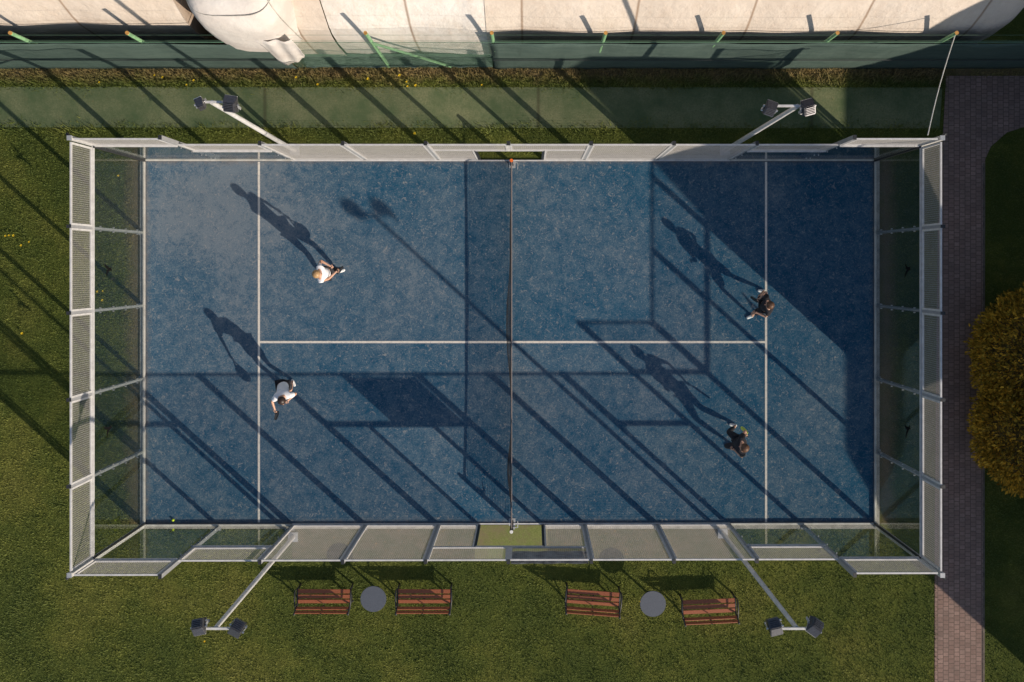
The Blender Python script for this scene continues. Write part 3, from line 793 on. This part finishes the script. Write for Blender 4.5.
# ------------------------------------------------------------------ foliage
def leaf_crown(name, c, r, n, size, mat, parent, lobes=None, shell=0.35, zmin=None, up=0.0):
    dirs = rng.standard_normal((n, 3)); dirs /= np.linalg.norm(dirs, axis=1)[:, None]
    rad = 1 - shell * rng.random(n) ** 1.6
    k = np.array([1 + .10 * noise.noise(Vector(d) * 2.2) + .09 * noise.noise(Vector(d) * 6) + .09 * noise.noise(Vector(d) * 13) for d in dirs.tolist()])
    if lobes is None: lobes = [(*c, *r)]
    if True:
        idx = rng.integers(0, len(lobes), n); L = np.array(lobes)
        ctr = L[idx, :3] + dirs * L[idx, 3:6] * (rad * k)[:, None]
    if zmin is not None: ctr[:, 2] = np.maximum(ctr[:, 2], zmin + rng.random(n) * .2)
    s_ = size * rng.uniform(.6, 1.35, n)
    out = dirs * (1 - up) + np.array([0, 0, up]); out += rng.standard_normal((n, 3)) * .45; out /= np.linalg.norm(out, axis=1)[:, None]
    side = np.cross(out, rng.standard_normal((n, 3))); side /= np.linalg.norm(side, axis=1)[:, None]
    Vv = np.empty((n, 4, 3), np.float32)
    Vv[:, 0] = ctr - out * s_[:, None] * .7
    Vv[:, 1] = ctr + side * s_[:, None] * .45
    Vv[:, 2] = ctr + out * s_[:, None]
    Vv[:, 3] = ctr - side * s_[:, None] * .45
    Vv = Vv.reshape(-1, 3)
    me = bpy.data.meshes.new(name)
    me.vertices.add(len(Vv)); me.vertices.foreach_set('co', Vv.ravel())
    me.loops.add(len(Vv)); me.loops.foreach_set('vertex_index', np.arange(len(Vv), dtype=np.int32))
    me.polygons.add(n); me.polygons.foreach_set('loop_start', np.arange(0, len(Vv), 4, dtype=np.int32)); me.polygons.foreach_set('loop_total', np.full(n, 4, np.int32))
    me.update(); me.validate(); me.materials.append(mat)
    o = bpy.data.objects.new(name, me); col.objects.link(o); attach(o, parent); return o
bush = thing('golden_conifer', 'big round golden conifer shrub beside the brick path', 'shrub', (13.95, -1.1, 0))
lob = [(13.70, -0.25, 1.45, 1.62, 1.72, 1.60), (13.85, -2.25, 1.35, 1.72, 1.70, 1.55), (15.0, -1.0, 1.3, 1.6, 1.8, 1.5), (14.1, -1.1, 1.7, 1.5, 1.7, 1.4)]
leaf_crown('crown', None, None, 95000, .058, M['golden'], bush, lobes=lob, shell=.28, zmin=.03)
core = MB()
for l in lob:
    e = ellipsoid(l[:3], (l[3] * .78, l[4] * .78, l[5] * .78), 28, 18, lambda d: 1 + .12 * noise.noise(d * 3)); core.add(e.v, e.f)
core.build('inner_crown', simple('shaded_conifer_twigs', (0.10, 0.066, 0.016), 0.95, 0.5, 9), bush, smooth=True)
MB().tube((14.1, -1, 0), (14.1, -1, 1.4), .13, .08, 10).build('trunk', M['bark'], bush)

def tree(label, x, y, h, cr, n, ls, seed, zc=None, rz=None):
    random.seed(seed)
    t = thing('leafy_tree', label, 'tree', (x, y, 0))
    tr = MB(); top = Vector((x + .2, y, h * .8))
    tr.path([(x, y, 0), (x + .08, y + .05, h * .3), (x, y - .05, h * .55), top], [.2, .16, .12, .05], 10)
    lobes = []
    for k in range(11):
        a = k * 2.4; z0 = h * (.3 + .04 * k); rr = cr * random.uniform(.35, .8)
        e = Vector((x + rr * math.cos(a), y + rr * math.sin(a), z0 + h * random.uniform(.08, .2)))
        tr.path([(x, y, z0), ((x + e.x) / 2, (y + e.y) / 2, z0 + .2 * h * .4), tuple(e)], [.08, .05, .02], 7)
        q = cr * random.uniform(.28, .42); lobes.append((e.x, e.y, e.z, q, q, q * .9))
    q = cr * .4; lobes.append((x, y, h - q, q, q, q))
    tr.build('trunk', M['bark'], t, smooth=True)
    leaf_crown('crown', None, None, n, ls, M['leaf'], t, lobes=lobes, shell=.9)
    return t

# ------------------------------------------------------------------ unseen building on the right, its blocks shaped to cast the big shade
hs = thing('shade_building', 'unseen cream building beyond the path, gabled wing and tower shaped to cast shade', 'building', (19, -5, 0))
w1 = MB()
x0, x1, y0, y1, he, hr, xr = 16.9, 20.4, -11.4, 1.0, 3.84, 6.03, 18.5
w1.add([(x0,y0,0),(x1,y0,0),(x1,y0,he),(xr,y0,hr),(x0,y0,he),(x0,y1,0),(x1,y1,0),(x1,y1,he),(xr,y1,hr),(x0,y1,he)],
       [(0,1,2,3,4),(9,8,7,6,5),(0,4,9,5),(1,6,7,2),(0,5,6,1)])
w1.build('wall', M['plaster'], hs)
rf_ = MB()
for a, b in (((x0 - .02, he), (xr, hr)), ((xr, hr), (x1 + .02, he))):
    rf_.add([(a[0], y0, a[1]), (a[0], y1, a[1]), (b[0], y1, b[1]), (b[0], y0, b[1]), (a[0], y0, a[1] + .03), (a[0], y1, a[1] + .03), (b[0], y1, b[1] + .03), (b[0], y0, b[1] + .03)],
            [(0,1,2,3),(7,6,5,4),(0,4,5,1),(1,5,6,2),(2,6,7,3),(3,7,4,0)])
rf_.build('roof', M['rooftile'], hs)
tw = MB(); tx0, tx1, ty0, ty1 = 16.95, 19.0, -7.25, -3.3
tw.add([(tx0,ty0,0),(tx1,ty0,0),(tx1,ty1,0),(tx0,ty1,0),(tx0,ty0,7.2),(tx1,ty0,7.2),(tx1,ty1,8.0),(tx0,ty1,8.0),(tx0,ty0+1.25,11.1),(tx1,ty0+1.25,11.1),(tx1,ty1,8.5),(tx0,ty1,8.5)],
       [(0,3,2,1),(8,9,10,11),(0,1,5,4),(1,2,6,5),(2,3,7,6),(3,0,4,7),(4,5,9,8),(5,6,10,9),(6,7,11,10),(7,4,8,11)])
tw.build('shade_tower', M['plaster'], hs)  # added tower, tapered to fit the edge of its cast shade
nw = MB(); pr = [(1.02, 0), (1.02, 5.6), (1.65, 7.0), (2.3, 7.35), (3.14, 7.5), (6.3, 7.5), (6.3, 0)]; n_ = len(pr)
pr[0] = (0.52, 0); pr[1] = (0.52, 4.95)
nw.add([(17.0, y, z) for y, z in pr] + [(20.6, y, z) for y, z in pr], [tuple(range(n_)), tuple(range(2 * n_ - 1, n_ - 1, -1))] + [(i, (i + 1) % n_, n_ + (i + 1) % n_, n_ + i) for i in range(n_)])
nw.build('shade_block', M['plaster'], hs)  # added block, profile shaped to shade the dome's right end
for y in (-10.4, -8.6, -2.4, -.6):
    f = MB(); f.box((x0 - .06, y - .5, 1.0), (x0 - .003, y + .5, 2.3)); f = f.build('window', M['steel'], hs)
    MB().box((x0 - .07, y - .42, 1.08), (x0 - .061, y + .42, 2.22)).build('pane', M['window'], f)
for z in (2.5, 5.5):
    f = MB(); f.box((tx0 - .1, -5.7, z), (tx0 - .003, -4.9, z + 1.3)); f = f.build('window', M['steel'], hs)
    MB().box((tx0 - .11, -5.62, z + .08), (tx0 - .101, -4.98, z + 1.22)).build('pane', M['window'], f)

# ------------------------------------------------------------------ small things: ball, dandelions
tag(ellipsoid((-9.25, -4.87, .022 + .034), (.036, .036, .036), 16, 10).build('padel_ball', M['ball'], smooth=True), 'yellow ball lying against the glass near the lower left court corner', 'ball')
def g2w(px, py): return ((px - 530) / 36.45 + .52, 2.085 - (py - 266) / 36.45)
dl = [(7.5,236),(11,235.5),(15.5,235.6),(31,242),(23,245.5),(99,291.5),(104.5,291),(104,300),(156,76),(164,78),(101,83),(188,85.5),(195,81),(400,76),(407,82.5),(408,87),(416,86),(368.5,79.5),(297,78),(318.5,85),(415,134),(482,85.5),(24,333),(120,176),(206,640),(640,600)]
def make_dandelion():
    mb = MB()
    for ring, (r, z, n) in enumerate(((.055, .105, 14), (.038, .115, 11), (.02, .122, 7))):
        for i in range(n):
            a = 2 * math.pi * i / n + ring
            c, s_ = math.cos(a), math.sin(a); w = .011
            mb.add([(0, 0, z - .012), (c * r * .6 - s_ * w, s_ * r * .6 + c * w, z), (c * r, s_ * r, z + .002), (c * r * .6 + s_ * w, s_ * r * .6 - c * w, z)], [(0, 1, 2, 3)])
    d = thing('dandelion', '', 'flower')
    local(mb.build('petals', M['petal']), d); local(MB().tube((0, 0, 0), (0, 0, .10), .005, n=5).build('stem', M['stem']), d)
    return d
dd = make_dandelion()
for i, (px, py) in enumerate(dl):
    o = dd if i == 0 else copy_tree(dd)
    x, y = g2w(px, py); o.location = (x, y, 0.0); o.rotation_euler = (0, 0, i * 1.3); s_ = random.uniform(.5, .8); o.scale = (s_, s_, 1)
    o['group'] = 'yellow dandelions in the grass'
    o['label'] = ('yellow dandelion in the lawn left of the court' if px < 130 and py > 200 else
                  'yellow dandelion in the rough grass at the foot of the green fence' if py < 100 else
                  'yellow dandelion low in the grass beside the court')

# ------------------------------------------------------------------ people
def skin_mesh(name, verts, edges, radii, roots, mat, parent, sub=2):
    me = bpy.data.meshes.new(name); me.from_pydata([tuple(v) for v in verts], edges, [])
    tmp = bpy.data.objects.new(name, me); col.objects.link(tmp)
    tmp.modifiers.new('skin', 'SKIN')
    if not me.skin_vertices: raise RuntimeError('no skin layer')
    sv = me.skin_vertices[0].data
    for i, r in enumerate(radii):
        sv[i].radius = (r, r) if isinstance(r, (int, float)) else r
        sv[i].use_root = i in roots
    tmp.modifiers['skin'].use_smooth_shade = True
    ss = tmp.modifiers.new('sub', 'SUBSURF'); ss.levels = sub; ss.render_levels = sub
    bpy.context.view_layer.update()
    dg = bpy.context.evaluated_depsgraph_get()
    m2 = bpy.data.meshes.new_from_object(tmp.evaluated_get(dg)); m2.name = name
    bpy.data.objects.remove(tmp)
    m2.materials.clear(); m2.materials.append(mat); m2.shade_smooth()
    o = bpy.data.objects.new(name, m2); col.objects.link(o); attach(o, parent); return o
def ik(a, b, l1, l2, hint):
    a, b = Vector(a), Vector(b); d = b - a; L = min(d.length, (l1 + l2) * .995); dn = d.normalized()
    c = (l1 * l1 - l2 * l2 + L * L) / (2 * L); h = math.sqrt(max(l1 * l1 - c * c, 0))
    hv = Vector(hint); hv = (hv - dn * hv.dot(dn)).normalized()
    return a + dn * c + hv * h, a + dn * L
def person(label, face, footL, footR, pel, head, handL, handR, look, shirt, sleeves, pants, plen, hair, ponytail=False, k=1.0, gripR=None):
    F = Vector((math.cos(face), math.sin(face), 0)); Lf = Vector((-F.y, F.x, 0)); UP = Vector((0, 0, 1))
    pel = Vector(pel); head = Vector(head)
    t = thing('person', label, 'person', (pel.x, pel.y, 0), 0, None)
    spine = (head - pel)
    waist = pel + spine * .20; chest = pel + spine * .52; neckb = pel + spine * .74; neck = pel + spine * .84
    shL = neckb + Lf * .175 * k - UP * .03; shR = neckb - Lf * .175 * k - UP * .03
    hL = pel + Lf * .09 * k - UP * .05; hR = pel - Lf * .09 * k - UP * .05
    aL = Vector((footL[0], footL[1], .10)); aR = Vector((footR[0], footR[1], .10))
    kL, aL = ik(hL, aL, .43 * k, .43 * k, F); kR, aR = ik(hR, aR, .43 * k, .43 * k, F)
    eL, wL = ik(shL, handL, .28 * k, .25 * k, -F * .6 - UP * .6 + Lf * 1.0); eR, wR = ik(shR, handR, .28 * k, .25 * k, -F * .6 - UP * .6 - Lf * 1.0)
    V = []; E = []; Rr = []; roots = set()
    def add(v, r, p=None):
        V.append(Vector(v)); Rr.append(r)
        if p is not None: E.append((p, len(V) - 1))
        return len(V) - 1
    P0 = add(pel, (.125 * k, .105 * k)); roots.add(P0)
    W = add(waist, (.115 * k, .095 * k), P0); C = add(chest, (.135 * k, .11 * k), W); NB = add(neckb, (.085 * k, .075 * k), C)
    N1 = add(neck, .050 * k, NB)
    hd = head + Vector(look) * .015
    H0 = add(head - UP * .055 + Vector(look) * .02, (.072 * k, .080 * k), N1); H1 = add(hd + UP * .03, (.082 * k, .094 * k), H0); H2 = add(head + UP * .095, (.055 * k, .062 * k), H1)
    ends = {}
    for s_, sh, el, wr_, hp, kn, an in ((1, shL, eL, wL, hL, kL, aL), (-1, shR, eR, wR, hR, kR, aR)):
        S = add(sh, .058 * k, NB); U1 = add(sh.lerp(el, .5), .046 * k, S); EE = add(el, .037 * k, U1); FM = add(el.lerp(wr_, .35), .037 * k, EE); WW = add(wr_, .026 * k, FM)
        hdv = (wr_ - el).normalized()
        PM = add(wr_ + hdv * .055, (.033 * k, .024 * k), WW); ends[s_] = (wr_, hdv)
        HP = add(hp, .088 * k, P0); T1 = add(hp.lerp(kn, .45), .078 * k, HP); KN = add(kn, .053 * k, T1); CF = add(kn.lerp(an, .32), .054 * k, KN); AN = add(an, .034 * k, CF)
        add(an + F * .03 - UP * .05, .034 * k, AN)
    # fingers: own chains rooted in the palm
    for s_, (wr_, hv) in ends.items():
        side = hv.cross(UP); side = side.normalized() if side.length > .1 else Lf.copy()
        pn = side.cross(hv).normalized()
        for i, (off, ln) in enumerate(((-.027, .060), (-.009, .070), (.009, .066), (.026, .052))):
            b = wr_ + hv * .065 + side * off
            i0 = add(b, .0085); roots.add(i0); i1 = add(b + hv * ln * .5 - pn * .004, .0085, i0); i2 = add(b + hv * ln * .8 - pn * .022, .0078, i1); add(b + hv * ln * .78 - pn * .043, .0068, i2)
        b = wr_ + hv * .030 + side * (-s_ * .024)
        i0 = add(b, .0105); roots.add(i0); i1 = add(b + hv * .028 - side * (s_ * .022) - pn * .008, .0098, i0); add(b + hv * .050 - side * (s_ * .020) - pn * .028, .0085, i1)
    body = skin_mesh('body', V, E, Rr, roots, M['skin'], t)
    # face
    lk = Vector(look).normalized(); ls_ = lk.cross(UP).normalized()
    fm = MB()
    fc = head + lk * .085
    for s_ in (-1, 1):
        e = ellipsoid(tuple(fc + ls_ * .03 * s_ + UP * .02), (.011, .011, .010), 10, 8); fm.add(e.v, e.f)
    fm.build('eyes', M['eye'], body, smooth=True)
    ns = MB(); e = ellipsoid(tuple(head + lk * .103 - UP * .005), (.013, .013, .022), 10, 8); ns.add(e.v, e.f)
    for s_ in (-1, 1):
        e = ellipsoid(tuple(head + ls_ * .083 * s_), (.012, .018, .028), 10, 8); ns.add(e.v, e.f)
    ns.build('nose_and_ears', M['skin'], body, smooth=True)
    mo = MB(); e = ellipsoid(tuple(head + lk * .096 - UP * .045), (.018, .018, .006), 10, 6); mo.add(e.v, e.f); mo.build('mouth', simple_lip, body, smooth=True)
    # hair
    hc = head + UP * .035 - lk * .022
    hm = ellipsoid(tuple(hc), (.108 * k, .108 * k, .112 * k), 28, 18, lambda d: 1 + .06 * noise.noise(d * 5))
    hv_ = []
    for v in hm.v:     # pull the hair back off the face
        d = Vector(v) - head; f_ = d.dot(lk)
        if f_ > .055 and d.z < .075: v = tuple(Vector(v) - lk * (f_ - .055))
        hv_.append(v)
    hm.v = hv_
    if ponytail:
        hm.path([hc - lk * .09 + UP * .03, hc - lk * .15 + UP * .02, hc - lk * .17 - UP * .08, hc - lk * .15 - UP * .2], [.03, .035, .032, .012], 10)
    hm.build('hair', hair, t, smooth=True)
    # shirt
    V2 = []; E2 = []; R2 = []; BK = [1.2]
    def a2(v, r, p=None):
        V2.append(Vector(v)); R2.append((r[0] * BK[0], r[1] * BK[0]) if isinstance(r, tuple) else r * BK[0])
        if p is not None: E2.append((p, len(V2) - 1))
        return len(V2) - 1
    i0 = a2(pel - UP * .09, (.150 * k, .13 * k)); i1 = a2(waist, (.135 * k, .115 * k), i0); i2 = a2(chest, (.153 * k, .128 * k), i1); i3 = a2(neckb, (.098 * k, .088 * k), i2); a2(neckb.lerp(neck, .35), .062 * k, i3)
    for sh, el in ((shL, eL), (shR, eR)):
        j = a2(sh, .070 * k, i3)
        if sleeves: j = a2(sh.lerp(el, .45), .066 * k, j); a2(sh.lerp(el, sleeves), .058 * k, j)
    skin_mesh('shirt', V2, E2, R2, {0}, shirt, t)
    V2, E2, R2 = [], [], []; BK[0] = 1.08
    i0 = a2(pel + UP * .04, (.138 * k, .12 * k))
    for hp, kn, an in ((hL, kL, aL), (hR, kR, aR)):
        j = a2(hp, .108 * k, i0)
        if plen <= 1: j = a2(hp.lerp(kn, plen * .5), .104 * k, j); a2(hp.lerp(kn, plen), .096 * k, j)
        else:
            j = a2(hp.lerp(kn, .5), .092 * k, j); j = a2(kn, .064 * k, j); j = a2(kn.lerp(an, .35), .063 * k, j); a2(kn.lerp(an, plen - 1), .045 * k, j)
    skin_mesh('shorts' if plen <= 1 else 'leggings', V2, E2, R2, {0}, pants, t)
    for an, s_ in ((aL, 1), (aR, -1)):
        V2, E2, R2 = [], [], []; BK[0] = 1.0
        b = Vector((an.x, an.y, 0.045)); fd = (F + Lf * .25 * s_).normalized()
        i0 = a2(b - fd * .06, (.040, .040)); i1 = a2(b + fd * .02, (.044, .044), i0); i2 = a2(b + fd * .12, (.046, .036), i1); a2(b + fd * .17, (.034, .026), i2); a2(b - fd * .02 + UP * .055, (.042, .042), i1)
        skin_mesh('shoe', V2, E2, R2, {1}, M['white_shoe'], t)
    return wR, ends[-1][1], t
simple_lip = simple('lips', (0.42, 0.16, 0.13), 0.5)
def racket(handle, direction, normal, mat, label):
    d = Vector(direction).normalized(); n = Vector(normal); n = (n - d * n.dot(d)).normalized(); s_ = d.cross(n)
    hnd = Vector(handle)
    t = thing('padel_racket', label, 'racket', tuple(hnd), 0, 'padel rackets')
    g = MB(); g.tube(hnd - d * .05, hnd + d * .085, .0165, .015, 10); g.build('grip', M['dark'], t, smooth=True)
    hd = MB(); N = 36; c = hnd + d * .275
    ring = []
    for i in range(N):
        a = 2 * math.pi * i / N
        rx = .128 * math.sin(a); ry = .135 * math.cos(a)
        if ry < 0: rx *= (1 - .25 * (ry / .135) ** 2)
        ring.append((rx, ry))
    vs = []
    for off, k in ((-.019, .94), (-.013, 1), (.013, 1), (.019, .94)):
        vs += [c + s_ * x * k + d * y * k + n * off for x, y in ring]
    fs = [tuple(range(N))[::-1], tuple(range(3 * N, 4 * N))]
    for j in range(3): fs += [(j*N+i, j*N+(i+1) % N, (j+1)*N+(i+1) % N, (j+1)*N+i) for i in range(N)]
    hd.add(vs, fs)
    hd.build('head', mat, t, smooth=False)
    nk = MB()
    for q in (-1, 1): nk.beam(hnd + d * .08 + s_ * q * .008, hnd + d * .165 + s_ * q * .055, .02, .026, n)
    nk.build('throat', mat, t)
    hl = MB()
    for i in range(-3, 4):
        for j in range(-3, 4):
            if i * i + j * j < 11:
                p = c + s_ * i * .028 + d * j * .028
                hl.tube(p - n * .0198, p + n * .0198, .0055, n=8)
    hl.build('holes', M['decal'], t)
# P1: blonde, white top, facing the net (+x)
h, hv, _ = person('blonde player in white top and dark leggings near the left service line, upper left court', R(5), (-4.70, 1.93), (-5.18, 1.86), (-4.86, 1.89, .92), (-4.93, 1.88, 1.62),
       (-4.74, 2.10, 1.14), (-4.58, 1.92, 1.10), (1, 0, -.15), M['white_cloth'], .25, M['black_cloth'], 1.85, M['hair_blond'], False, 1.0)
racket(h + hv * .075, (.02, .02, -.85), (0.78, -.62, .05), M['racket_black'], 'black racket held low in front by the blonde player in white')
# P2: dark hair, white T-shirt, racket arm out to -y
h, hv, _ = person('dark haired player in white T-shirt reaching out with a racket, lower left court', R(-82), (-5.98, -1.06), (-6.30, -1.10), (-6.02, -1.06, .90), (-5.87, -1.40, 1.50),
       (-5.80, -1.42, 1.12), (-6.20, -1.68, 1.02), (.15, -.9, -.4), M['white_cloth'], .62, M['black_cloth'], .75, M['hair_black'], False, 1.0)
racket(h + hv * .075, (-.10, -.45, -.75), (.95, -.2, 0.1), M['racket_black'], 'black racket held out low by the player in the white T-shirt')
# P3: black clothes, upper right, facing the net (-x)
h, hv, _ = person('brown haired player in black clothes on the right service line, stepping wide', R(190), (6.60, .72), (6.92, 1.40), (6.74, 1.02, .86), (6.68, 1.08, 1.52),
       (6.50, .85, 1.02), (6.58, 1.24, 1.0), (-1, .05, -.4), M['black_cloth'], .5, M['black_cloth'], .9, M['hair_brown'], False, .97)
racket(h + hv * .075, (-.10, .02, -.85), (.62, .78, .1), M['racket_black'], 'black racket held low by the player in black on the right service line')
# P4: black clothes, lower right, lime racket
h, hv, _ = person('brown haired player in black clothes holding a lime racket, lower right court', R(185), (6.03, -2.80), (6.14, -2.28), (6.02, -2.58, .92), (6.00, -2.57, 1.62),
       (5.88, -2.74, 1.08), (6.22, -2.36, 1.0), (-1, .1, -.35), M['black_cloth'], .55, M['black_cloth'], 1.75, M['hair_brown'], False, 1.06)
racket(h + hv * .075, (-.02, .26, -.65), (.62, .76, .25), M['racket_lime'], 'lime green racket pointing down in the hand of the player in black')
